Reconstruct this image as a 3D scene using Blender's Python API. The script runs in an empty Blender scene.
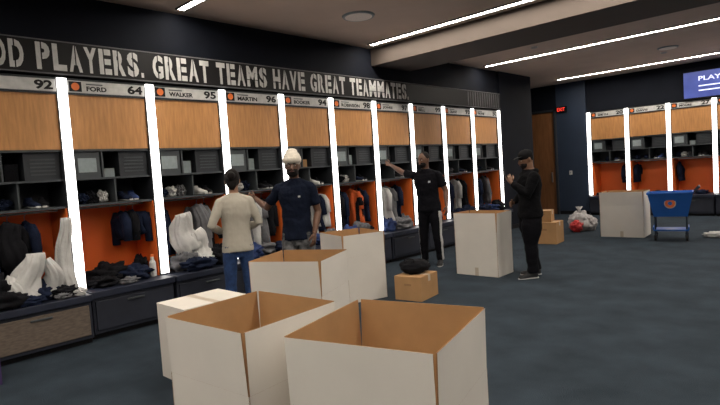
import bpy, bmesh, math, random
from mathutils import Vector, Matrix, noise
from mathutils.bvhtree import BVHTree
random.seed(7)
ZOOM=1.0
V=Vector
# ------------------------------------------------------------------ materials
def mat(name,col,rough=.7,var=.12,scale=6,bump=0,metal=0,emis=0,bscale=None,stretch=None,spec=.4):
    m=bpy.data.materials.new(name); m.use_nodes=True
    nt=m.node_tree; N=nt.nodes; L=nt.links
    p=N['Principled BSDF']; p.inputs['Roughness'].default_value=rough; p.inputs['Metallic'].default_value=metal
    p.inputs['Specular IOR Level'].default_value=spec
    tc=N.new('ShaderNodeTexCoord'); mp=N.new('ShaderNodeMapping'); L.new(tc.outputs['Object'],mp.inputs['Vector'])
    if stretch: mp.inputs['Scale'].default_value=stretch
    nz=N.new('ShaderNodeTexNoise'); nz.inputs['Scale'].default_value=scale; nz.inputs['Detail'].default_value=5
    L.new(mp.outputs['Vector'],nz.inputs['Vector'])
    r=N.new('ShaderNodeValToRGB'); L.new(nz.outputs['Fac'],r.inputs['Fac'])
    r.color_ramp.elements[0].position=.3; r.color_ramp.elements[1].position=.7
    r.color_ramp.elements[0].color=tuple(c*(1-var) for c in col)+(1,)
    r.color_ramp.elements[1].color=tuple(min(1,c*(1+var)) for c in col)+(1,)
    L.new(r.outputs['Color'],p.inputs['Base Color'])
    if bump:
        n2=N.new('ShaderNodeTexNoise'); n2.inputs['Scale'].default_value=bscale or scale*4; n2.inputs['Detail'].default_value=4
        L.new(mp.outputs['Vector'],n2.inputs['Vector'])
        b=N.new('ShaderNodeBump'); b.inputs['Strength'].default_value=bump; b.inputs['Distance'].default_value=.02
        L.new(n2.outputs['Fac'],b.inputs['Height']); L.new(b.outputs['Normal'],p.inputs['Normal'])
    if emis:
        p.inputs['Emission Color'].default_value=col+(1,); p.inputs['Emission Strength'].default_value=emis
    return m
M_carpet=mat('carpet_navy',(.031,.042,.055),.95,.22,2.5,.6,bscale=160,spec=.1)
M_ceil=mat('ceiling_paint',(.50,.39,.32),.8,.05,2)
M_beam=mat('bulkhead_paint',(.060,.045,.037),.8,.05,2)
M_wall=mat('wall_navy',(.006,.0075,.013),.8,.15,2,spec=.15)
M_wallb=mat('wall_blue_panel',(.02,.032,.06),.6,.1,2)
M_black=mat('sign_black',(.010,.009,.010),.5,.1,4,spec=.2)
M_white=mat('sign_white',(.52,.51,.50),.6,.12,14)
M_wood=mat('locker_oak',(.46,.215,.075),.5,.16,5,.05,stretch=(7,7,.8))
M_door=mat('door_wood',(.20,.085,.035),.45,.2,4,stretch=(6,6,.6))
M_metal=mat('locker_metal',(.028,.031,.037),.5,.1,4,metal=.2)
M_metal2=mat('locker_metal_light',(.055,.062,.068),.5,.1,8,metal=.2)
M_label=mat('label_card',(.24,.28,.29),.6,.1,20)
M_orange=mat('locker_orange',(.90,.17,.03),.5,.06,2)
M_bench=mat('bench_cushion',(.014,.018,.035),.5,.2,5,.1)
M_panel=mat('bench_panel',(.13,.10,.08),.6,.25,4,stretch=(1,4,14))
M_panel2=mat('bench_panel_navy',(.018,.021,.034),.6,.2,4)
M_led=mat('led_diffuser',(1,.97,.94),.5,0,2,emis=4.4)
M_ceilled=mat('ceiling_led',(1,.92,.80),.5,0,2,emis=72)
M_logo=mat('logo_orange',(.75,.16,.03),.5,.05,4)
M_boxw=mat('cardboard_white',(.70,.655,.60),.8,.04,3,.05)
M_boxb=mat('cardboard_kraft',(.42,.235,.105),.85,.08,6,.05)
M_boxe=mat('cardboard_edge',(.30,.17,.08),.9,.1,60)
M_tape=mat('packing_tape',(.50,.42,.33),.35,.05,4)
M_cw=mat('cloth_white',(.50,.49,.48),.9,.12,9,.4,bscale=25)
M_cg=mat('cloth_grey',(.12,.12,.13),.9,.2,9,.4,bscale=25)
M_cn=mat('cloth_navy',(.009,.014,.034),.9,.3,9,.4,bscale=25,spec=.15)
M_ck=mat('cloth_black',(.006,.006,.008),.9,.3,9,.4,bscale=25,spec=.15)
M_co=mat('cloth_orange',(.62,.11,.025),.9,.15,9,.4,bscale=25)
M_cb=mat('cloth_blue',(.02,.04,.13),.9,.2,9,.4,bscale=25)
M_chrome=mat('hanger_metal',(.4,.4,.4),.3,.05,5,metal=.9)
M_plasticblue=mat('cart_blue',(.02,.13,.50),.4,.06,4)
M_cartmetal=mat('cart_frame',(.05,.06,.08),.4,.1,5,metal=.7)
M_rubber=mat('rubber_black',(.012,.012,.012),.7,.1,5)
M_purple=mat('carton_purple',(.05,.025,.10),.6,.1,5)
M_bag=mat('plastic_bag',(.40,.38,.38),.25,.2,14,.5)
M_red=mat('red_plastic',(.5,.04,.04),.4,.1,6)
M_eye=mat('eye_white',(.42,.38,.34),.3,.02,5)
M_iris=mat('iris_dark',(.02,.012,.01),.2,.02,5)
M_grille=mat('speaker_grille',(.75,.68,.62),.7,.1,60)
# ------------------------------------------------------------------ mesh builder
class MB:
    def __init__(s): s.v=[];s.f=[];s.m=[];s.mats=[]
    def mi(s,m):
        if m not in s.mats: s.mats.append(m)
        return s.mats.index(m)
    def add(s,vs,fs,m,X=None):
        o=len(s.v)
        for p in vs:
            p=V(p)
            s.v.append(X@p if X is not None else p)
        k=s.mi(m)
        for f in fs: s.f.append([i+o for i in f]); s.m.append(k)
    def box(s,x0,x1,y0,y1,z0,z1,m,X=None):
        vs=[(x,y,z) for z in (z0,z1) for y in (y0,y1) for x in (x0,x1)]
        s.add(vs,[(0,2,3,1),(4,5,7,6),(0,1,5,4),(2,6,7,3),(0,4,6,2),(1,3,7,5)],m,X)
    def loft(s,pts,rads,m,n=14,ref=(1,0,0),caps=True,fn=None,X=None):
        pts=[V(p) for p in pts]; ref=V(ref); vs=[]
        K=len(pts)
        for i,p in enumerate(pts):
            t=(pts[min(i+1,K-1)]-pts[max(i-1,0)]).normalized()
            sd=ref-t*ref.dot(t)
            if sd.length<1e-3: sd=V((0,1,0))-t*t.y
            sd.normalize(); ot=t.cross(sd)
            r=rads[i]
            if not isinstance(r,tuple): r=(r,r)
            for j in range(n):
                a=2*math.pi*j/n; q=fn(i,a) if fn else 1
                vs.append(p+sd*(math.cos(a)*r[0]*q)+ot*(math.sin(a)*r[1]*q))
        fs=[]
        for i in range(K-1):
            for j in range(n):
                a=i*n+j;b=i*n+(j+1)%n
                fs.append((a,b,b+n,a+n))
        if caps: fs.append(tuple(range(n-1,-1,-1))); fs.append(tuple(range((K-1)*n,K*n)))
        s.add(vs,fs,m,X)
    def sph(s,c,r,m,u=18,w=12,fn=None,X=None,zmin=None):
        c=V(c)
        if not isinstance(r,tuple): r=(r,r,r)
        vs=[];fs=[]
        def P(x,y,z):
            if fn: q=fn(x,y,z)
            else: q=(x*r[0],y*r[1],z*r[2])
            q=V(q)+c
            if zmin is not None and q.z<zmin: q.z=zmin
            return q
        vs.append(P(0,0,-1))
        for i in range(1,w):
            ph=math.pi*i/w
            for j in range(u):
                a=2*math.pi*j/u; vs.append(P(math.sin(ph)*math.cos(a),math.sin(ph)*math.sin(a),-math.cos(ph)))
        vs.append(P(0,0,1)); top=len(vs)-1
        for j in range(u):
            fs.append((0,1+(j+1)%u,1+j)); fs.append((top,top-u+j,top-u+(j+1)%u))
        for i in range(w-2):
            for j in range(u):
                a=1+i*u+j;b=1+i*u+(j+1)%u
                fs.append((a,b,b+u,a+u))
        s.add(vs,fs,m,X)
    def mesh(s,name,mapf=None):
        me=bpy.data.meshes.new(name)
        vs=[mapf(p) if mapf else p for p in s.v]
        me.from_pydata([tuple(p) for p in vs],[],s.f)
        for m in s.mats: me.materials.append(m)
        for p,k in zip(me.polygons,s.m): p.material_index=k
        bm=bmesh.new(); bm.from_mesh(me); bmesh.ops.recalc_face_normals(bm,faces=bm.faces); bm.to_mesh(me); bm.free()
        me.update(); return me
    def obj(s,name,mapf=None,smooth=False,bevel=0):
        me=s.mesh(name,mapf)
        if smooth:
            for p in me.polygons: p.use_smooth=True
        o=bpy.data.objects.new(name,me); bpy.context.collection.objects.link(o)
        if bevel:
            b=o.modifiers.new('bevel','BEVEL'); b.width=bevel; b.segments=2; b.limit_method='ANGLE'
        return o
_tc={}
def textgeo(t,off=.018):
    if (t,off) in _tc: return _tc[t,off]
    cu=bpy.data.curves.new('t','FONT'); cu.body=t; cu.offset=off; cu.resolution_u=3
    o=bpy.data.objects.new('t',cu); bpy.context.collection.objects.link(o)
    dg=bpy.context.evaluated_depsgraph_get(); me=bpy.data.meshes.new_from_object(o.evaluated_get(dg))
    vs=[v.co.copy() for v in me.vertices]; fs=[tuple(p.vertices) for p in me.polygons]
    bpy.data.objects.remove(o); bpy.data.meshes.remove(me)
    _tc[t,off]=(vs,fs); return _tc[t,off]
def text(M,t,a0,a1,z0,z1,b,m,off=.018):
    vs,fs=textgeo(t,off)
    x0=min(v.x for v in vs);x1=max(v.x for v in vs);y0=min(v.y for v in vs);y1=max(v.y for v in vs)
    M.add([(a0+(v.x-x0)/(x1-x0)*(a1-a0),b,z0+(v.y-y0)/(y1-y0)*(z1-z0)) for v in vs],fs,m)
def stencil(M,t,a0,a1,z0,z1,b,m,mk):
    W={' ':.55,'.':.38,'M':1.35,'W':1.35}
    tot=sum(W.get(c,1) for c in t); u=(a1-a0)/tot; a=a0
    for c in t:
        w=W.get(c,1)*u
        if c=='.': M.box(a+w*.2,a+w*.7,b-.001,b,z0,z0+.055,m)
        elif c!=' ':
            text(M,c,a+w*.07,a+w*.91,z0,z1,b,m,.045)
            if c in 'OGSRPDAEHMT':
                x=a+w*(.62 if c in 'EPRD' else .5 if c in 'OGSAHM' else .34)
                if c in 'OGSA': M.box(x-.006,x+.006,b,b+.002,z0-.005,z1+.005,mk)
                elif c in 'PRDE': M.box(a+w*.36,a+w*.36+.012,b,b+.002,z0-.005,z1+.005,mk)
                elif c in 'HM': M.box(a,a+w,b,b+.002,z0+.09,z0+.10,mk)
        a+=w
WX=-6.35; WY=15.5
mapL=lambda p:V((WX+p.y,p.x,p.z))
mapE=lambda p:V((p.x,WY-p.y,p.z))
# ------------------------------------------------------------------ room shell
def room(name,boxes,m):
    M=MB()
    for b in boxes: M.box(*b,m)
    return M.obj(name)
CZ=3.8
room('floor',[(-9.2,4.7,-4.7,16.3,-.1,0)],M_carpet)
room('ceiling',[(-9.2,4.7,-4.7,16.3,CZ,CZ+.15)],M_ceil)
room('wall_left',[(-7.2,-6.98,-4.6,11.66,0,CZ),(-6.98,-6.38,-4.6,11.66,2.9,CZ),(-6.98,WX,-4.6,-2.06,0,2.9),(-7.2,-6.33,11.66,13.3,0,CZ)],M_wall)
room('wall_end',[(-9.2,4.7,16.12,16.3,0,CZ),(-5.76,4.5,WY+.04,16.12,2.9,CZ),(2.36,4.5,WY,16.12,0,2.9),(-9.0,-6.62,WY,16.12,0,CZ)],M_wall)
room('wall_panel',[(-6.62,-5.77,WY,16.12,0,CZ)],M_wallb)
room('wall_alcove',[(-9.2,-9.0,13.1,16.12,0,CZ),(-9.0,-7.2,13.1,13.3,0,CZ)],M_wall)
room('wall_right',[(4.5,4.7,-4.6,16.12,0,CZ)],M_wall)
room('wall_back',[(-7.2,4.7,-4.7,-4.5,0,CZ)],M_wall)
room('ceiling_bulkhead',[(-6.38,4.5,7.2,8.3,3.5,CZ)],M_beam)
M=MB()
for x0,x1 in((-7.56,-7.5),(-6.68,-6.62)): M.box(x0,x1,WY-.09,WY-.002,0,3.08,M_metal)
M.box(-7.56,-6.62,WY-.09,WY-.002,3.02,3.08,M_metal)
M.box(-7.5,-6.68,WY-.05,WY-.002,0.01,3.02,M_door)
M.box(-6.8,-6.77,WY-.10,WY-.05,.95,1.25,M_chrome)
M.obj('door_1',bevel=.004)
M=MB(); M.box(-6.3,-6.22,WY-.02,WY,1.15,1.27,M_white); M.box(-6.275,-6.245,WY-.03,WY-.02,1.19,1.23,M_label); M.obj('light_switch')
M=MB(); M.box(-6.6,-6.3,WY-.05,WY,2.98,3.14,M_ck); text(M,'EXIT',-6.57,-6.34,3.01,3.11,WY-.055,mat('exit_red',(.9,.05,.03),.5,0,2,emis=1.0)); M.obj('exit_sign')
room('baseboard_end',[(-9,-7.57,WY-.015,WY,0,.1),(-6.61,-5.77,WY-.015,WY,0,.1)],M_black)
room('baseboard_left',[(-6.33,-6.315,11.66,13.3,0,.1)],M_black)
for y in (-3.9,-.25,3.45,6.95,10.75,14.55):
    M=MB(); M.box(-6.15,4.2,y-.045,y+.045,CZ-.012,CZ,M_ceilled)
    M.box(-6.17,4.22,y-.06,y-.045,CZ-.02,CZ,M_metal2);M.box(-6.17,4.22,y+.045,y+.06,CZ-.02,CZ,M_metal2)
    M.obj('ceiling_light')
def disc(name,x,y,r,m1,m2,z=CZ):
    M=MB(); M.loft([(x,y,z-.02),(x,y,z)],[r*.94,r],m1,n=32); M.loft([(x,y,z-.024),(x,y,z-.018)],[r*.82,r*.82],m2,n=32)
    M.obj(name)
disc('ceiling_speaker',-5.1,5.55,.23,M_label,M_grille)
disc('ceiling_speaker',-3.0,12.7,.2,M_label,M_grille)
for x,y in((-4.6,9.9),(-3.2,13.2),(-2.2,5.4)): disc('smoke_detector',x,y,.07,M_white,M_label)
# ------------------------------------------------------------------ cloth helpers
def garment(M,a,b,zt,w,ln,m,yaw,seed,sleeve=True,th=.055):
    rs=random.Random(seed); ph=[rs.uniform(0,6.28) for _ in range(4)]
    lv=[0,.03,.07,.12,.25,.45,.65,.85,1.0]; ws=[.12,.25,.62,.86,.9,.9,.95,1.02,1.05]
    pts=[];rad=[]; dx=rs.uniform(-.05,.05); db=rs.uniform(-.03,.05)
    for t,k in zip(lv,ws):
        pts.append((a+rs.uniform(-.012,.012)+dx*t,b+db*t,zt-t*ln)); rad.append((w*k/2,th*(.35+.75*min(1,t*4))))
    fn=lambda i,A:(1+(.30*math.sin(5*A+ph[0]+i*.35)+.22*math.sin(9*A+ph[1]-i*.3))*min(1,i/4)*(.35+.65*abs(math.sin(A))))*(1+.25*noise.noise(V((math.cos(A)*1.5+seed,math.sin(A)*1.5,i*.5))))
    M.loft(pts,rad,m,n=34,ref=(math.cos(yaw),math.sin(yaw),0),fn=fn)
    d=V((math.cos(yaw),math.sin(yaw),0))
    if sleeve:
        for s in(-1,1):
            p=V((a,b,zt-.09*ln))+d*(s*w*.36)
            M.loft([p,p+d*(s*w*.14)+V((0,0,-.1)),p+d*(s*w*rs.uniform(.1,.22))+V((0,0,-.2-rs.random()*.2))],[.04,.055,.05],m,n=10,ref=(-d.y,d.x,0))
    c=V((a,b,zt))
    M.loft([c,c+V((0,0,.05)),c+V((.0,0,.075))+d*.015,c+V((0,0,.06))+d*.03],[.004]*4,M_chrome,n=6,ref=(-d.y,d.x,0))
def blob(M,c,r,m,seed,amp=.25,f=2.2,zmin=None):
    sx=seed*7.31
    def fn(x,y,z):
        k=1+amp*noise.noise(V((x*f+sx,y*f,z*f)))*1.4
        n1=noise.noise(V((x*f*1.7+sx,y*f*1.7,z*f*1.1+4))); n2=noise.noise(V((x*f*3.4+sx,y*f*3.4,z*f*2.2)))
        k+=amp*(.55-abs(n1)*2.4)*.55+amp*(.3-abs(n2)*1.6)*.4
        return(x*r[0]*k,y*r[1]*k,z*r[2]*k)
    M.sph(c,r,m,40,26,fn,zmin=zmin)
def shoe(M,a,b,z,yaw,m,sc=1):
    X=Matrix.Translation((a,b,z))@Matrix.Rotation(yaw,4,'Z')@Matrix.Scale(sc,4)
    M.loft([(0,.085,.05),(0,.07,.05),(0,.02,.055),(0,-.05,.045),(0,-.13,.033),(0,-.185,.028),(0,-.2,.025)],
           [(.02,.03),(.036,.05),(.038,.055),(.042,.045),(.047,.033),(.036,.026),(.015,.012)],m,n=14,ref=(1,0,0),X=X)
    M.loft([(0,.02,.06),(0,.025,.115)],[(.038,.05),(.036,.045)],m,n=12,X=X)
    M.loft([(0,.09,.012),(0,0,.012),(0,-.13,.012),(0,-.2,.014)],[(.03,.012),(.04,.012),(.05,.012),(.025,.012)],M_cw,n=10,X=X)
# ------------------------------------------------------------------ lockers
E=[-2.0,-.98,.04,1.06,2.07,3.05,4.06,5.07,6.09,7.14,8.2,9.28,10.4,11.57]
names=[('COLE',53),('HILL',90),('REED',91),('ROY',92),('FORD',64),('WALKER',95),('MARTIN',96),('BOOKER',94),('ROBINSON',98),('JONES',97),('BELL',99),('GRANT',93),('PAYNE',50)]
def locker(a0,a1,mapf,nm,num,rs):
    M=MB(); h=.055
    M.box(a0,a0+h,-.6,0,0,2.88,M_metal); M.box(a1-h,a1,-.6,0,0,2.88,M_metal)
    i0=a0+h;i1=a1-h
    M.box(i0,i1,-.6,-.58,.5,1.47,M_orange); M.box(i0,i1,-.6,-.58,1.47,2.86,M_metal)
    M.box(i0,i0+.012,-.57,-.02,.53,1.46,M_orange); M.box(i1-.012,i1,-.57,-.02,.53,1.46,M_orange)
    M.box(i0,i1,-.05,-.02,2.1,2.7,M_wood)
    M.box(i0,i1,-.6,0,2.7,2.72,M_metal); M.box(i0,i1,-.6,0,2.86,2.88,M_metal)
    M.box(i0,i1,-.58,-.03,2.075,2.1,M_metal2); M.box(i0,i1,-.58,-.03,1.755,1.775,M_metal2); M.box(i0,i1,-.58,-.03,1.455,1.48,M_metal2)
    w=i1-i0
    M.box(i0+.02,i0+w*.34,-.5,-.06,1.775,2.07,M_metal2); M.box(i0+.06,i0+w*.34-.04,-.062,-.055,1.84,2.0,M_label)
    M.box(i0+w*.36,i0+w*.38,-.58,-.05,1.775,2.075,M_metal2)
    M.box(i0+w*.60,i1-.01,-.5,-.08,1.775,2.07,M_metal)
    for k in range(5): M.box(i0+w*.66,i1-.06,-.082,-.072,1.83+k*.04,1.845+k*.04,M_metal2)
    M.box(i0+w*.5,i0+w*.52,-.58,-.05,1.48,1.755,M_metal2)
    M.loft([(i0,-.3,1.43),(i1,-.3,1.43)],[.012,.012],M_chrome,n=10,ref=(0,0,1))
    M.box(i0,i1,-.02,.004,2.725,2.855,M_white)
    M.box(i0+.02,i0+.15,.004,.008,2.735,2.845,M_black)
    M.loft([(i0+.085,.008,2.79),(i0+.085,.011,2.79)],[.042,.042],M_logo,n=16,ref=(1,0,0))
    text(M,nm,i0+.2,i0+.2+.055*len(nm),2.745,2.80,.007,M_black,.04)
    text(M,str(num),i1-.21,i1-.03,2.74,2.84,.007,M_black,.04)
    M.box(i0+.2,i0+.38,.004,.006,2.815,2.83,M_cg)
    for k in range(3):
        a=i0+w*(.1+.14*k)
        if rs.random()<.8: blob(M,(a+.02,-.25,1.48+.06),(.06+.03*rs.random(),.12,.05+.04*rs.random()),rs.choice([M_ck,M_cn,M_cw,M_cg,M_cn]),rs.randint(0,99),zmin=1.481)
    shoe(M,i0+w*.66,-.22,1.481,math.pi*.95,rs.choice([M_ck,M_cn,M_cw])); shoe(M,i0+w*.80,-.22,1.481,math.pi*1.05,rs.choice([M_ck,M_ck,M_cb]))
    if rs.random()<.8: M.box(i0+w*.42,i0+w*.56,-.4,-.15,1.776,1.776+.1+.1*rs.random(),rs.choice([M_label,M_ck,M_boxb,M_ck]))
    o=M.obj('locker',mapf)
    M=MB(); near=(mapf is mapL and a0<2.0)
    f=.36 if near else .27
    M.box(a0+.065,a1-.065,-.57,0,.46,.53,M_bench); M.box(a0+.01,a1-.01,.002,f+.01,.46,.53,M_bench)
    M.box(a0+.02,a1-.02,.002,f-.03,.06,.46,M_panel2)
    M.box(a0+.02,a1-.02,.002,f-.09,0,.06,M_black)
    M.box(a0+.05,a1-.05,f-.03,f-.012,.1,.42,M_panel if near else M_panel2)
    M.box((a0+a1)/2-.1,(a0+a1)/2+.1,f-.012,f+.004,.37,.39,M_metal2)
    M.obj('locker_bench',mapf,bevel=.006)
def strip(a,mapf):
    M=MB(); M.box(a-.047,a+.047,.008,.03,.55,2.87,M_led); M.box(a-.055,a+.055,.001,.008,.54,2.88,M_metal2)
    M.obj('led_light_strip',mapf)
rs=random.Random(3)
for i in range(len(E)-1):
    locker(E[i],E[i+1],mapL,*names[i],rs)
for a in E: strip(a,mapL)
EX=[-5.7+k for k in range(9)]
en=[('SMITH',20),('DAVIS',22),('MOORE',27),('CLARK',31),('LEWIS',33),('YOUNG',36),('KING',38),('SCOTT',39)]
for i in range(8): locker(EX[i],EX[i+1],mapE,*en[i],rs)
for a in EX: strip(a,mapE)
M=MB(); M.box(-2.0,11.6,-.028,.05,2.9,3.26,M_black)
M.box(-2.0,11.6,.05,.055,2.9,2.912,M_cg); M.box(-2.0,11.6,.05,.055,3.248,3.26,M_cg)
stencil(M,'GOOD PLAYERS. GREAT TEAMS HAVE GREAT TEAMMATES.',1.10,8.12,2.94,3.225,.058,M_white,M_black)
for k in range(14): M.box(10.2+k*.1,10.22+k*.1,.05,.055,2.93,3.23,M_cg)
M.obj('wall_sign',mapL)
M=MB(); M.box(-3.35,-1.95,.0,.07,2.89,3.58,M_ck)
scr=mat('tv_screen',(.05,.07,.26),.3,.5,1.2,emis=.7)
tw=mat('tv_text',(.7,.75,1),.4,0,2,emis=.6)
M.box(-3.32,-1.98,.07,.075,2.92,3.55,scr); text(M,'PLAYER',-3.0,-2.3,3.32,3.43,.08,tw); M.box(-3.0,-2.2,.077,.08,3.18,3.21,tw); M.box(-3.0,-2.5,.077,.08,3.07,3.10,tw)
M.obj('wall_television',mapE)
# ------------------------------------------------------------------ hanging clothes
spec={3:[(.10,M_ck,.8),(.42,M_ck,.7),(.62,M_cn,.6)],
4:[(.66,M_cn,.4),(.76,M_ck,.34),(.86,M_cn,.38)],
5:[(.12,M_cn,.7),(.70,M_cg,.6),(.84,M_ck,.7)],
6:[(.3,M_cg,.7),(.45,M_cw,.7),(.6,M_cg,.7),(.78,M_ck,.7)],
7:[(.12,M_cn,.7),(.28,M_ck,.8),(.62,M_cw,.8),(.74,M_cn,.7),(.88,M_cw,.7)],
8:[(.10,M_ck,.7),(.28,M_cn,.7),(.62,M_co,.75),(.75,M_ck,.75),(.87,M_cn,.7)],
9:[(.14,M_cw,.75),(.30,M_cw,.8),(.46,M_cg,.8),(.84,M_cn,.7)],
10:[(.15,M_ck,.8),(.35,M_cn,.8),(.80,M_ck,.7)],
11:[(.2,M_cn,.8),(.62,M_cw,.75),(.8,M_ck,.7)],
12:[(.2,M_cw,.7),(.35,M_cn,.8),(.7,M_cg,.8),(.85,M_ck,.7)]}
for k,l in spec.items():
    M=MB(); w=E[k+1]-E[k]
    for j,(t,m,ln) in enumerate(l):
        garment(M,E[k]+.10+t*(w-.2),-.28,1.35,.36,ln*random.uniform(.8,1.0),m,math.pi/2+random.uniform(-.8,.8),k*10+j)
    M.obj('hanging_clothes',mapL,smooth=True)
for i in range(8):
    M=MB(); s0=.14 if i%3 else .8
    garment(M,EX[i]+s0,-.34,1.36,.3,.5,random.choice([M_ck,M_cn]),math.pi/2+random.uniform(-.2,.2),i*20)
    M.obj('hanging_clothes',mapE,smooth=True)
def pile(name,mapf,items):
    M=MB()
    for j,(a,b,z,rx,ry,rz,m) in enumerate(items): blob(M,(a,b,z),(rx,ry,rz),m,len(M.v)%97+j,.36,zmin=.532)
    return M.obj(name,mapf,smooth=True)
pile('clothes_pile',mapL,[(.35,.05,.64,.2,.2,.13,M_ck),(.7,.1,.62,.17,.18,.1,M_cg),(.95,.16,.60,.12,.14,.08,M_cn)])
pile('clothes_pile',mapL,[(1.24,.10,.68,.13,.18,.18,M_ck),(1.66,.05,.60,.16,.2,.12,M_cn),(1.28,.27,.60,.17,.08,.09,M_ck),(1.50,.29,.57,.12,.06,.05,M_cn),(1.85,.20,.585,.12,.11,.06,M_ck),(1.97,.27,.57,.06,.06,.04,M_cw),(1.80,.30,.56,.07,.04,.03,M_cg)])
pile('clothes_pile',mapL,[(2.45,-.2,.62,.25,.2,.13,M_ck),(2.7,-.1,.60,.2,.2,.1,M_cn),(2.3,0.0,.58,.14,.15,.06,M_ck),(2.85,-.22,.63,.08,.13,.14,M_ck),(2.55,.14,.565,.10,.07,.04,M_cg)])
pile('clothes_pile',mapL,[(3.35,-.05,.64,.18,.16,.14,M_cg),(3.55,.0,.62,.17,.15,.12,M_cw),(3.45,.14,.6,.2,.1,.08,M_cn),(3.85,.0,.64,.14,.2,.13,M_ck)])
for k in range(6,13):
    it=[]
    for j in range(4):
        it.append((E[k]+.2+j*.2,random.uniform(-.2,.08),.6,random.uniform(.12,.2),.17,random.uniform(.07,.15),random.choice([M_ck,M_cn,M_ck,M_cg,M_cb,M_cn])))
    pile('clothes_pile',mapL,it)
for i in range(0,8,1):
    pile('clothes_pile',mapE,[(EX[i]+.3,-.1,.57,.16,.15,.05,random.choice([M_ck,M_cn])),(EX[i]+.68,-.1,.57,.15,.15,.06,random.choice([M_ck,M_cn,M_cg]))])
def draped(name,a,b,zt,w,ln,m,seed,th=.09,tilt=0):
    M=MB(); r=random.Random(seed); ph=r.uniform(0,6)
    n=18; ts=[i/(n-1) for i in range(n)]
    ws=[(.62+.38*min(1,t*2.2))*(1+.12*noise.noise(V((t*4,seed*3.1,0))))+.12*t for t in ts]
    ez=lambda t:.35 if t==0 else min(1,.65+t*1.5)
    fn=lambda i,A:1+.16*math.sin(4*A+ph+i*.15)+.11*math.sin(9*A-i*.2+ph)+.22*noise.noise(V((math.cos(A)*1.6+seed*5,math.sin(A)*1.6,i*.28)))
    M.loft([(a+tilt*t+.03*math.sin(t*5+ph),b+.03*t+.02*math.sin(t*7+ph),zt-t*ln) for t in ts],[(w*k/2,th*(.4+k*.6)*ez(t)) for k,t in zip(ws,ts)],m,n=48,fn=fn,ref=(math.cos(ph*.1),math.sin(ph*.1),0))
    M.obj(name,mapL,smooth=True)
draped('white_trousers',1.60,.14,1.03,.22,.49,M_cw,1,.07,-.12)
draped('white_trousers',1.73,.12,.94,.15,.40,M_cw,2,.06,.04)
draped('white_trousers',1.42,.15,.82,.14,.28,M_cw,5,.07,-.03)
draped('white_jersey',1.93,.05,1.36,.13,.78,M_cw,3,.05)
draped('dark_jacket',1.48,-.05,1.35,.22,.5,M_ck,9,.08)
draped('dark_jacket',1.22,.02,1.2,.16,.6,M_cn,19,.08)
draped('grey_jersey',3.34,-.06,1.26,.26,.5,M_cw,13,.05,.10)
draped('grey_jersey',3.50,-.03,1.02,.24,.40,M_cw,14,.05,.10)
draped('grey_jersey',3.64,-.12,1.34,.20,.6,M_cg,15,.06,.05)
M=MB(); M.loft([(2.93,-.05,.53),(2.93,-.05,.7),(2.93,-.05,.73),(2.93,-.05,.77)],[.04,.04,.02,.02],M_cw,n=16); M.loft([(2.93,-.05,.77),(2.93,-.05,.8)],[.024,.022],M_logo,n=14); M.obj('water_bottle',mapL,smooth=False)
# ------------------------------------------------------------------ cardboard boxes
def slab(M,q,th,mo,mi_,me):
    q=[V(p) for p in q]; n=(q[1]-q[0]).cross(q[3]-q[0]).normalized()*th
    r=[p+n for p in q]
    M.add(q,[(0,1,2,3)],mo); M.add(r,[(3,2,1,0)],mi_)
    for i in range(4):
        j=(i+1)%4; M.add([q[i],q[j],r[j],r[i]],[(0,1,2,3)],me)
def open_box(cx,cy,w,d,h,fl,rot,seed,tilt=(2,6),mo=M_boxw):
    r=random.Random(seed); M=MB()
    hw,hd=w/2,d/2; C=[(-hw,-hd),(hw,-hd),(hw,hd),(-hw,hd)]
    zb=h-fl
    for i in range(4):
        a=V((*C[i],0));b=V((*C[(i+1)%4],0)); up=V((0,0,1))
        slab(M,[b,a,a+up*zb,b+up*zb],.006,mo,M_boxb,M_boxe)
        e=(b-a).normalized(); out=V((e.y,-e.x,0)); t=math.radians(r.uniform(*tilt))
        dirv=up*math.cos(t)+out*math.sin(t)
        g=.006
        p0=a+e*g+up*(zb+.0005); p1=b-e*g+up*(zb+.0005)
        k0=r.uniform(-.008,.004);k1=r.uniform(-.008,.004)
        slab(M,[p1,p0,p0+dirv*fl-e*k0,p1+dirv*fl+e*k1],.006,mo,M_boxb,M_boxe)
    M.box(-hw+.006,hw-.006,-hd+.006,hd-.006,.0,.012,M_boxb)
    M.box(-.03,.03,-hd-.001,-hd,0,.12,M_tape)
    o=M.obj('cardboard_box'); o.location=(cx,cy,0.001); o.rotation_euler=(0,0,math.radians(rot)); return o
open_box(-1.66,1.885,.72,.70,.925,.31,15,1,(1,3))
open_box(-2.49,1.68,.66,.65,.925,.31,5,2,(0,2))
open_box(-3.77,3.10,.68,.64,.92,.30,24,3,(1,3))
open_box(-4.95,4.97,.67,.60,.86,.28,-18,4,(1,3))
open_box(-4.20,7.02,.70,.46,.925,.28,1,5,(1,3))
open_box(-3.58,11.5,.80,.6,.90,.28,4,6,(1,3))
def closed_box(name,cx,cy,w,d,h,rot,mo,z=0.001,lid=True):
    M=MB(); hw,hd=w/2,d/2
    M.box(-hw,hw,-hd,hd,0,h-.004,mo)
    M.box(-hw,hw,-hd,-.002,h-.004,h,mo); M.box(-hw,hw,.002,hd,h-.004,h,mo)
    M.box(-hw-.001,hw+.001,-.03,.03,h,h+.001,M_tape); M.box(-hw-.0015,-hw,-.03,.03,h-.08,h,M_tape); M.box(hw,hw+.0015,-.03,.03,h-.08,h,M_tape)
    M.box(-.05,.05,-hd-.001,-hd,h*.62,h*.7,M_boxe)
    o=M.obj(name,bevel=.003); o.location=(cx,cy,z); o.rotation_euler=(0,0,math.radians(rot)); return o
closed_box('cardboard_carton',-4.19,2.33,.47,.60,.64,0,M_boxw)
closed_box('cardboard_carton',-4.20,5.34,.38,.44,.30,8,M_boxb)
closed_box('cardboard_carton',-4.60,10.15,.46,.44,.42,5,M_boxb)
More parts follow.
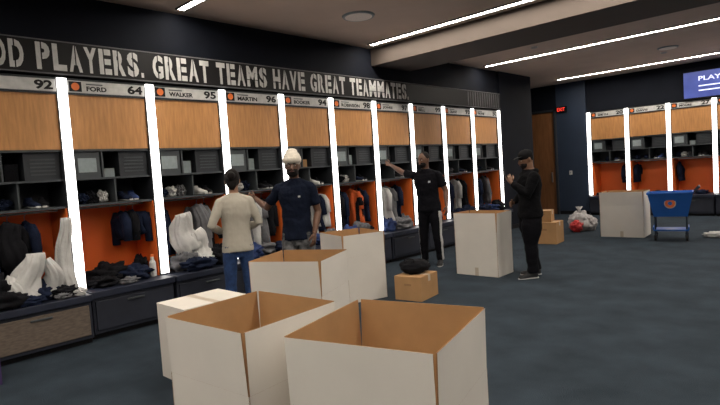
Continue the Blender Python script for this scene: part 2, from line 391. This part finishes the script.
closed_box('cardboard_carton',-4.68,10.15,.34,.34,.22,14,M_boxb,z=.422)
closed_box('cardboard_carton',-5.60,.94,.26,.26,.34,6,M_purple)
closed_box('cardboard_carton',-5.42,.55,.34,.34,.5,-4,M_boxb)
M=MB(); blob(M,(0,0,.10),(.26,.19,.12),M_ck,3,.12,zmin=0.0)
M.loft([(-.12,-.1,.16),(-.1,-.1,.24),(.1,-.1,.24),(.12,-.1,.16)],[.010]*4,M_ck,n=8,ref=(0,1,0))
o=M.obj('duffel_bag',smooth=True); o.location=(-4.25,5.38,.303); o.scale=(.72,1,.8)
M=MB(); blob(M,(0,0,.2),(.22,.26,.24),M_bag,5,.25,zmin=0); blob(M,(.16,.1,.15),(.16,.18,.17),M_bag,8,.3,zmin=0); blob(M,(.02,-.24,.13),(.13,.12,.13),M_red,12,.3,zmin=0)
M.loft([(0,0,.4),(0,.0,.46),(0,0,.54)],[.07,.03,.08],M_bag,n=14)
o=M.obj('plastic_bag',smooth=True); o.location=(-4.7,12.0,.001)
M=MB(); blob(M,(0,0,.15),(.3,.22,.2),M_ck,15,.2,zmin=0); blob(M,(.2,.1,.12),(.2,.2,.15),M_cn,18,.2,zmin=0)
M.loft([(-.15,0,.3),(-.1,0,.42),(.1,0,.42),(.15,0,.3)],[.014]*4,M_ck,n=8,ref=(0,1,0))
o=M.obj('duffel_bag',smooth=True); o.location=(-5.1,8.55,.001)
M=MB(); blob(M,(0,0,.05),(.18,.12,.06),M_cw,5,.3,zmin=0); o=M.obj('towel',smooth=True); o.location=(-2.05,11.6,.001)
M=MB()
def ring(w,d,z): return [(-w,-d,z),(w,-d,z),(w,d,z),(-w,d,z)]
b0=ring(.27,.20,.46); t0=ring(.36,.26,.88)
for i in range(4):
    j=(i+1)%4; slab(M,[b0[j],b0[i],t0[i],t0[j]],.012,M_plasticblue,M_plasticblue,M_plasticblue)
M.box(-.27,.27,-.20,.20,.455,.47,M_plasticblue)
for (x0,x1,y0,y1) in((-.375,.375,-.28,-.25),(-.375,.375,.25,.28),(-.375,-.35,-.28,.28),(.35,.375,-.28,.28)): M.box(x0,x1,y0,y1,.87,.90,M_plasticblue)
for x in(-.25,.25):
    for y in(-.17,.17):
        M.loft([(x,y,.1),(x,y,.46)],[.014,.014],M_cartmetal,n=10)
        M.loft([(x-.018,y,.055),(x+.018,y,.055)],[.05,.05],M_rubber,n=18,ref=(0,0,1)); M.box(x-.028,x+.028,y-.015,y+.015,.055,.12,M_cartmetal)
M.box(-.28,.28,-.2,.2,.19,.215,M_plasticblue)
for x in(-.28,.28): M.box(x-.01,x+.01,-.2,.2,.215,.26,M_plasticblue)
M.loft([(.36,-.22,.88),(.46,-.22,.98),(.46,.22,.98),(.36,.22,.88)],[.014]*4,M_cartmetal,n=10,ref=(0,0,1))
Xc=Matrix.Translation((0,-.238,.70))@Matrix.Rotation(math.radians(-8),4,'X')
for r_,m_,y_ in((.095,M_white,-.008),(.08,M_logo,-.012),(.035,M_plasticblue,-.016)):
    M.loft([(0,0,0),(0,y_,0)],[r_,r_],m_,n=24,ref=(1,0,0),X=Xc)
o=M.obj('laundry_cart',bevel=.003); o.location=(-2.66,11.1,0); o.rotation_euler=(0,0,math.radians(12))
# ------------------------------------------------------------------ people
def hand(M,w,d,t,pn,m,curl=.45,sc=1.0,thumbin=.25):
    w=V(w);d=V(d).normalized(); t=V(t); t=(t-d*t.dot(d)).normalized(); p=V(pn); p=(p-d*p.dot(d)-t*p.dot(t)).normalized()
    M.loft([w-d*.02,w+d*.01,w+d*.04,w+d*.075,w+d*.095],[(.025*sc,.021*sc),(.028*sc,.018*sc),(.037*sc,.016*sc),(.042*sc,.014*sc),(.036*sc,.010*sc)],m,n=14,ref=t)
    for off,ln in((.031,.072),(.0105,.08),(-.0105,.075),(-.031,.058)):
        q=w+d*.082+t*off*sc; dd=d.copy()+t*off*1.5; dd.normalize(); pts=[q-d*.01,q]; a=0
        for k,fr in enumerate((.44,.31,.25)):
            a+=curl*(.6 if k==0 else 1)
            dr=(dd*math.cos(a)+p*math.sin(a)); q=q+dr*ln*fr*sc; pts.append(q)
        M.loft(pts,[.0095*sc,.0098*sc,.009*sc,.0082*sc,.006*sc],m,n=8,ref=t)
    q=w+d*.02+t*.022*sc; pts=[q]
    for dr,ln in(((d*.6+t*.75+p*thumbin),.035),((d*.85+t*.3+p*(thumbin+.1)),.034),((d*.9+t*.05+p*(thumbin+.2)),.026)):
        q=q+dr.normalized()*ln*sc; pts.append(q)
    M.loft(pts,[.014*sc,.0125*sc,.0105*sc,.007*sc],m,n=8,ref=p)
def person(name,h,loc,yaw,mt,arms,feet=((-.12,0,.1),(.12,0,-.1)),hy=0,hp=0,bw=1.0,sw=1.0,sleeve='short',lean=0,hat=None,beard=False,hair='short',extra=None,stripe=None,logo=None,ns=1.0):
    S=h/1.8; src=MB(); T=mt['top'];P=mt['pants'];K=mt['skin']
    lx=lambda z:lean*max(0,z-.9)
    src.loft([(lx(z),0,z) for z in(.79,.86,.93,1.02)],[(.12*bw,.09),(.160*bw,.110*bw),(.155*bw,.105*bw),(.13*bw,.095*bw)],P,n=24)
    hem=.86
    tz=[hem,.90,1.0,1.1,1.2,1.3,1.37,1.43,1.475,1.52]
    tr=[(.19,.135),(.188,.135),(.172,.125),(.162,.115),(.172,.12),(.188*sw,.128),(.195*sw,.125),(.185*sw,.108),(.135*sw,.085),(.068,.066)]
    src.loft([(lx(z),.0 if z<1.3 else .008,z) for z in tz],[(a*bw,b*bw) for a,b in tr],T,n=28)
    nk=V((lx(1.5),.005,0))
    src.loft([nk+V((0,.01,1.45)),nk+V((0,.0,1.53)),nk+V((0,-.012,1.62))],[.066*bw,.057*bw,.057*bw],K,n=16)
    for s,(fx,fy,fyaw) in zip((-1,1),feet):
        hipp=V((s*.088,0,.90)); an=V((fx,fy+.02,.08)); kn=(hipp*.47+an*.53)+V((s*.004,-.025,0)); f=mt.get('legf',1.0)
        src.loft([hipp+V((0,0,.03)),hipp.lerp(kn,.45),kn,kn.lerp(an,.28),kn.lerp(an,.7),an],
          [(.090*bw,.105*bw),(.084*f*bw,.09*f*bw),(.066*f,.07*f),(.064*f,.07*f),(.054*f,.058*f),(.054*f,.062*f)],P,n=18)
    for s,(el,wr,dv,tv,pv,curl) in zip((-1,1),arms):
        sh=V((s*.182*sw*bw+lx(1.44),.01,1.425)); el=V(el);wr=V(wr)
        rf=(0,1,0) if abs((wr-sh).normalized().y)<.9 else (1,0,0)
        src.sph(sh,(.060*bw,.062*bw,.060*bw),T,14,10)
        src.loft([V((s*.02+lx(1.5),.012,1.475)),V((s*.09*sw+lx(1.47),.012,1.462)),sh+V((0,0,.006))],[(.062,.055),(.060,.050),(.056,.050)],T,n=14,ref=(0,1,0))
        if sleeve=='short':
            src.loft([sh,sh.lerp(el,.5),el,el.lerp(wr,.3),wr.lerp(el,.25),wr],[.056*bw,.05*bw,.041*bw,.042*bw,.031,.026],K,n=14,ref=rf)
            src.loft([sh,sh.lerp(el,.35),sh.lerp(el,.72)],[.064*bw,.063*bw,.066*bw],T,n=16,ref=rf)
        else:
            src.loft([sh,sh.lerp(el,.5),el,el.lerp(wr,.35),wr.lerp(el,.18),wr.lerp(el,.06)],[.060*bw,.058*bw,.052*bw,.051*bw,.043,.036],T,n=16,ref=rf)
            src.loft([wr.lerp(el,.2),wr],[.026,.025],K,n=12,ref=rf)
    C=V((lx(1.68),-.022,1.668)); HX=Matrix.Translation(C)@Matrix.Rotation(hy,4,'Z')@Matrix.Rotation(hp,4,'X')@Matrix.Scale(1.05,4)
    def hf(x,y,z):
        X=.076*x;Y=.097*y;Z=.116*z
        if z<0:
            X*=1-.30*z*z-.05*abs(z)
            if y<0: Y-=.010*abs(z)*(1-abs(x)); Y*=1-.05*abs(z)
            else: Y*=1-.45*abs(z)
        else: Y+=.006*z
        if y<-.75 and -.2<z<.15 and abs(x)>.2 and abs(x)<.6: Y+=.004
        return(X,Y,Z)
    src.sph((0,0,0),1,K,32,24,hf,X=HX)
    src.loft([(0,-.088,.018),(0,-.104,-.01),(0,-.112,-.026),(0,-.098,-.036)],[.008,.011,.016,.010],K,n=12,X=HX)
    for s in(-1,1): src.sph((s*.077,.012,-.008),(.010,.019,.031),K,10,8,X=HX)
    src.sph((0,-.078,-.095),(.03,.022,.018),mt['hair'] if beard else K,12,8,X=HX)
    if beard:
        src.sph((0,-.048,-.068),(.064,.058,.050),mt['hair'],18,12,X=HX)
    H=mt['hair']
    if hair=='bun':
        src.sph((0,.014,.022),(.084,.098,.108),H,24,16,X=HX); src.sph((0,.105,.03),(.045,.04,.045),H,14,10,X=HX)
        src.loft([(0,.06,-.04),(0,.065,-.08),(0,.06,-.11)],[(.06,.04),(.045,.03),(.02,.015)],H,n=14,X=HX)
    elif hair=='short':
        src.sph((0,.020,.030),(.080,.090,.096),H,24,16,X=HX)
    sm=src.mesh('src'); so=bpy.data.objects.new('src',sm); bpy.context.collection.objects.link(so)
    r=so.modifiers.new('r','REMESH'); r.mode='VOXEL'; r.voxel_size=.009
    s2=so.modifiers.new('s','SMOOTH'); s2.factor=.5; s2.iterations=3
    dg=bpy.context.evaluated_depsgraph_get(); rm=bpy.data.meshes.new_from_object(so.evaluated_get(dg))
    bvh=BVHTree.FromPolygons([v.co for v in sm.vertices],[tuple(p.vertices) for p in sm.polygons])
    out=MB()
    cloth={sm.materials.find(m.name) for m in (T,P)}
    vs=[]
    for v in rm.vertices:
        co=v.co.copy(); hit=bvh.find_nearest(co)
        if hit[2] is not None and sm.polygons[hit[2]].material_index in cloth:
            q=co*7; a=noise.noise(V((q.x,q.y,q.z*1.6)))*.010+noise.noise(V((q.x*3,q.y*3,q.z*3.5+9)))*.004
            co+=v.normal*a*ns
        vs.append(co)
    groups={}
    for p in rm.polygons:
        hit=bvh.find_nearest(p.center); k=sm.polygons[hit[2]].material_index
        m=sm.materials[k]
        c=p.center
        if stripe and m==P and abs(p.normal.x)>.80 and abs(c.x)>.11 and c.z<.86: m=stripe
        if logo and m==T and p.normal.y<-.3 and logo[0]<c.x<logo[1] and logo[2]<c.z<logo[3]: m=logo[4]
        groups.setdefault(m,[]).append(tuple(p.vertices))
    out.v+=vs
    for m,fl in groups.items():
        k=out.mi(m)
        for f in fl: out.f.append(list(f)); out.m.append(k)
    bpy.data.objects.remove(so); bpy.data.meshes.remove(rm)
    for s in(-1,1):
        out.sph((s*.030,-.085,.002),(.011,.008,.0055),M_eye,12,8,X=HX); out.sph((s*.030,-.091,.002),(.005,.003,.005),M_iris,10,6,X=HX)
        out.loft([(s*.014,-.099,.020),(s*.03,-.098,.026),(s*.046,-.086,.021)],[.003,.0045,.003],H,n=8,ref=(0,0,1),X=HX)
    out.loft([(-.024,-.100,-.054),(0,-.110,-.052),(.024,-.100,-.054)],[(.003,.003),(.007,.006),(.003,.003)],mt['lip'],n=8,ref=(0,0,1),X=HX)
    for s,(el,wr,dv,tv,pv,curl) in zip((-1,1),arms): hand(out,wr,dv,tv,pv,K,curl)
    for s,(fx,fy,fyaw) in zip((-1,1),feet): shoe(out,fx,fy+.0,0,fyaw,mt['shoe'])
    if hat=='beanie':
        B=mt['hat']
        out.sph((0,.008,.060),(.092,.110,.100),B,24,16,X=HX); out.loft([(0,.002,.026),(0,.004,.055),(0,.006,.088)],[(.094,.112),(.098,.118),(.092,.110)],B,n=28,X=HX,ref=(1,0,0))
        out.sph((0,.03,.14),(.060,.065,.035),B,16,10,X=HX)
    if hat=='cap':
        B=mt['hat']
        out.sph((0,.004,.045),(.086,.104,.088),B,24,16,X=HX,zmin=None)
        out.loft([(0,-.07,.055),(0,-.12,.052),(0,-.16,.044),(0,-.175,.040)],[(.072,.006),(.070,.005),(.052,.004),(.02,.003)],B,n=18,X=HX,ref=(1,0,0))
        out.sph((0,.004,.135),.008,B,8,6,X=HX)
    if extra: extra(out,HX)
    Xf=Matrix.Translation(loc)@Matrix.Rotation(yaw,4,'Z')@Matrix.Scale(S,4)
    out.v=[Xf@p for p in out.v]
    me=out.mesh(name)
    for p in me.polygons: p.use_smooth=True
    o=bpy.data.objects.new(name,me); bpy.context.collection.objects.link(o); return o
sk_dark=mat('skin_dark',(.115,.055,.033),.5,.12,12); sk_mid=mat('skin_mid',(.30,.16,.10),.5,.1,12); sk_d2=mat('skin_brown',(.17,.085,.05),.5,.1,12)
hairk=mat('hair_black',(.008,.006,.006),.7,.2,40,.3,spec=.15); lip=mat('lips',(.12,.05,.04),.5,.05,10)
sweater=mat('sweater_grey',(.42,.385,.325),.95,.05,14,.06,bscale=60); jeans=mat('jeans_blue',(.018,.045,.13),.9,.25,20,.15)
tee=mat('tshirt_navy',(.006,.009,.020),.9,.2,10,.2,spec=.1); teek=mat('tshirt_black',(.004,.004,.006),.9,.2,10,.2,spec=.1)
shorts=mat('shorts_camo',(.10,.10,.105),.9,.85,16,.2); trk=mat('trousers_black',(.005,.005,.007),.9,.2,10,.2,spec=.1)
hood=mat('hoodie_black',(.004,.004,.005),.95,.2,10,.3,spec=.1); beanie=mat('beanie_cream',(.62,.56,.48),.95,.12,40,.3)
capm=mat('cap_black',(.006,.006,.007),.8,.1,10,spec=.1); shoek=mat('shoe_black',(.012,.012,.014),.6,.1,10); shoeo=mat('shoe_white',(.4,.4,.4),.6,.1,10)
def carry(M,HX):
    blob(M,(.02,-.36,1.05),(.14,.09,.07),M_ck,21,.25)
person('woman',1.77,(-5.16,3.36,0),math.radians(-112),dict(skin=sk_mid,hair=hairk,top=sweater,pants=jeans,shoe=shoek,lip=lip,legf=.98),
 [((-.26,.02,1.17),(-.12,-.22,1.08),(.5,-.8,.0),(0,0,1),(1,0,0),.5),((.28,.04,1.17),(.14,-.20,1.08),(-.5,-.8,.0),(0,0,1),(-1,0,0),.5)],
 hy=math.radians(-18),hp=math.radians(12),bw=.96,sw=.94,sleeve='long',hair='bun',extra=carry,ns=.6)
person('man',1.91,(-4.83,3.97,0),math.radians(36),dict(skin=sk_dark,hair=hairk,top=tee,pants=shorts,shoe=shoeo,lip=lip,hat=beanie,legf=1.15),
 [((-.36,.10,1.21),(-.53,.24,1.32),(-.85,.42,.25),(0,-.3,1),(.3,.9,0),.45),((.235,.04,1.15),(.21,-.09,.92),(-.05,-.35,-.95),(-.2,-1,.3),(-1,0,0),.4)],
 hy=math.radians(10),hp=math.radians(5),bw=.96,hat='beanie',beard=True,logo=(.06,.085,1.315,1.34,M_cw))
person('man',1.91,(-5.35,7.27,0),math.radians(18),dict(skin=sk_dark,hair=hairk,top=teek,pants=trk,shoe=shoek,lip=lip,legf=1.1),
 [((-.46,.12,1.49),(-.71,.24,1.63),(-.85,.35,.25),(0,-.3,1),(-.2,.9,0),.35),((.28,.03,1.17),(.31,-.08,.93),(.05,-.3,-1),(-.2,-1,.2),(-1,0,0),.4)],
 feet=((-.13,.02,-.15),(.15,-.04,.2)),hy=math.radians(-20),hp=math.radians(4),bw=1.06,lean=-.05,beard=True,stripe=M_cw,logo=(.05,.08,1.31,1.335,M_cw))
def phone(M,HX):
    X=Matrix.Translation((.055,-.335,1.475))@Matrix.Rotation(math.radians(20),4,'X')
    M.box(-.038,.038,-.005,.005,-.075,.075,shoek,X=X)
    M.box(-.034,.034,.005,.0055,-.068,.068,M_label,X=X)
    M.loft([(-.09,.03,1.48),(-.06,.09,1.495),(.06,.09,1.495),(.09,.03,1.48)],[.03,.04,.04,.03],hood,n=12,ref=(0,0,1))
person('man',1.80,(-3.45,7.06,0),math.radians(-48),dict(skin=sk_d2,hair=hairk,top=hood,pants=trk,shoe=shoek,lip=lip,hat=capm,legf=1.3),
 [((-.29,-.0,1.17),(-.17,-.19,1.05),(.7,-.6,-.1),(0,0,1),(.3,1,0),.5),((.26,-.10,1.18),(.125,-.275,1.36),(-.45,-.3,.85),(.25,.75,.3),(-.4,-.6,-.2),.55)],
 feet=((-.12,.06,-.2),(.12,-.05,.2)),hy=math.radians(5),hp=math.radians(16),bw=1.24,sleeve='long',hat='cap',beard=True,extra=phone)
# ------------------------------------------------------------------ world + camera
w=bpy.data.worlds.new('world'); bpy.context.scene.world=w; w.use_nodes=True
w.node_tree.nodes['Background'].inputs['Color'].default_value=(.05,.05,.055,1); w.node_tree.nodes['Background'].inputs['Strength'].default_value=.3
th=math.radians(43.7); p=math.radians(3.34); r=.0655
F=V((-math.sin(th),math.cos(th),0)); R=V((math.cos(th),math.sin(th),0)); Z=V((0,0,1))
fw=F*math.cos(p)-Z*math.sin(p); Ul=F*math.sin(p)+Z*math.cos(p)
rt=R*math.cos(r)-Ul*math.sin(r); up=R*math.sin(r)+Ul*math.cos(r)
cam=bpy.data.cameras.new('camera'); co=bpy.data.objects.new('camera',cam); bpy.context.collection.objects.link(co)
mw=Matrix(((rt.x,up.x,-fw.x,0),(rt.y,up.y,-fw.y,0),(rt.z,up.z,-fw.z,1.65),(0,0,0,1)))
co.matrix_world=mw; cam.lens=533.7/720*36*ZOOM; cam.sensor_width=36; cam.clip_start=.05
bpy.context.scene.camera=co
try: bpy.context.scene.view_settings.view_transform='Standard'
except: pass
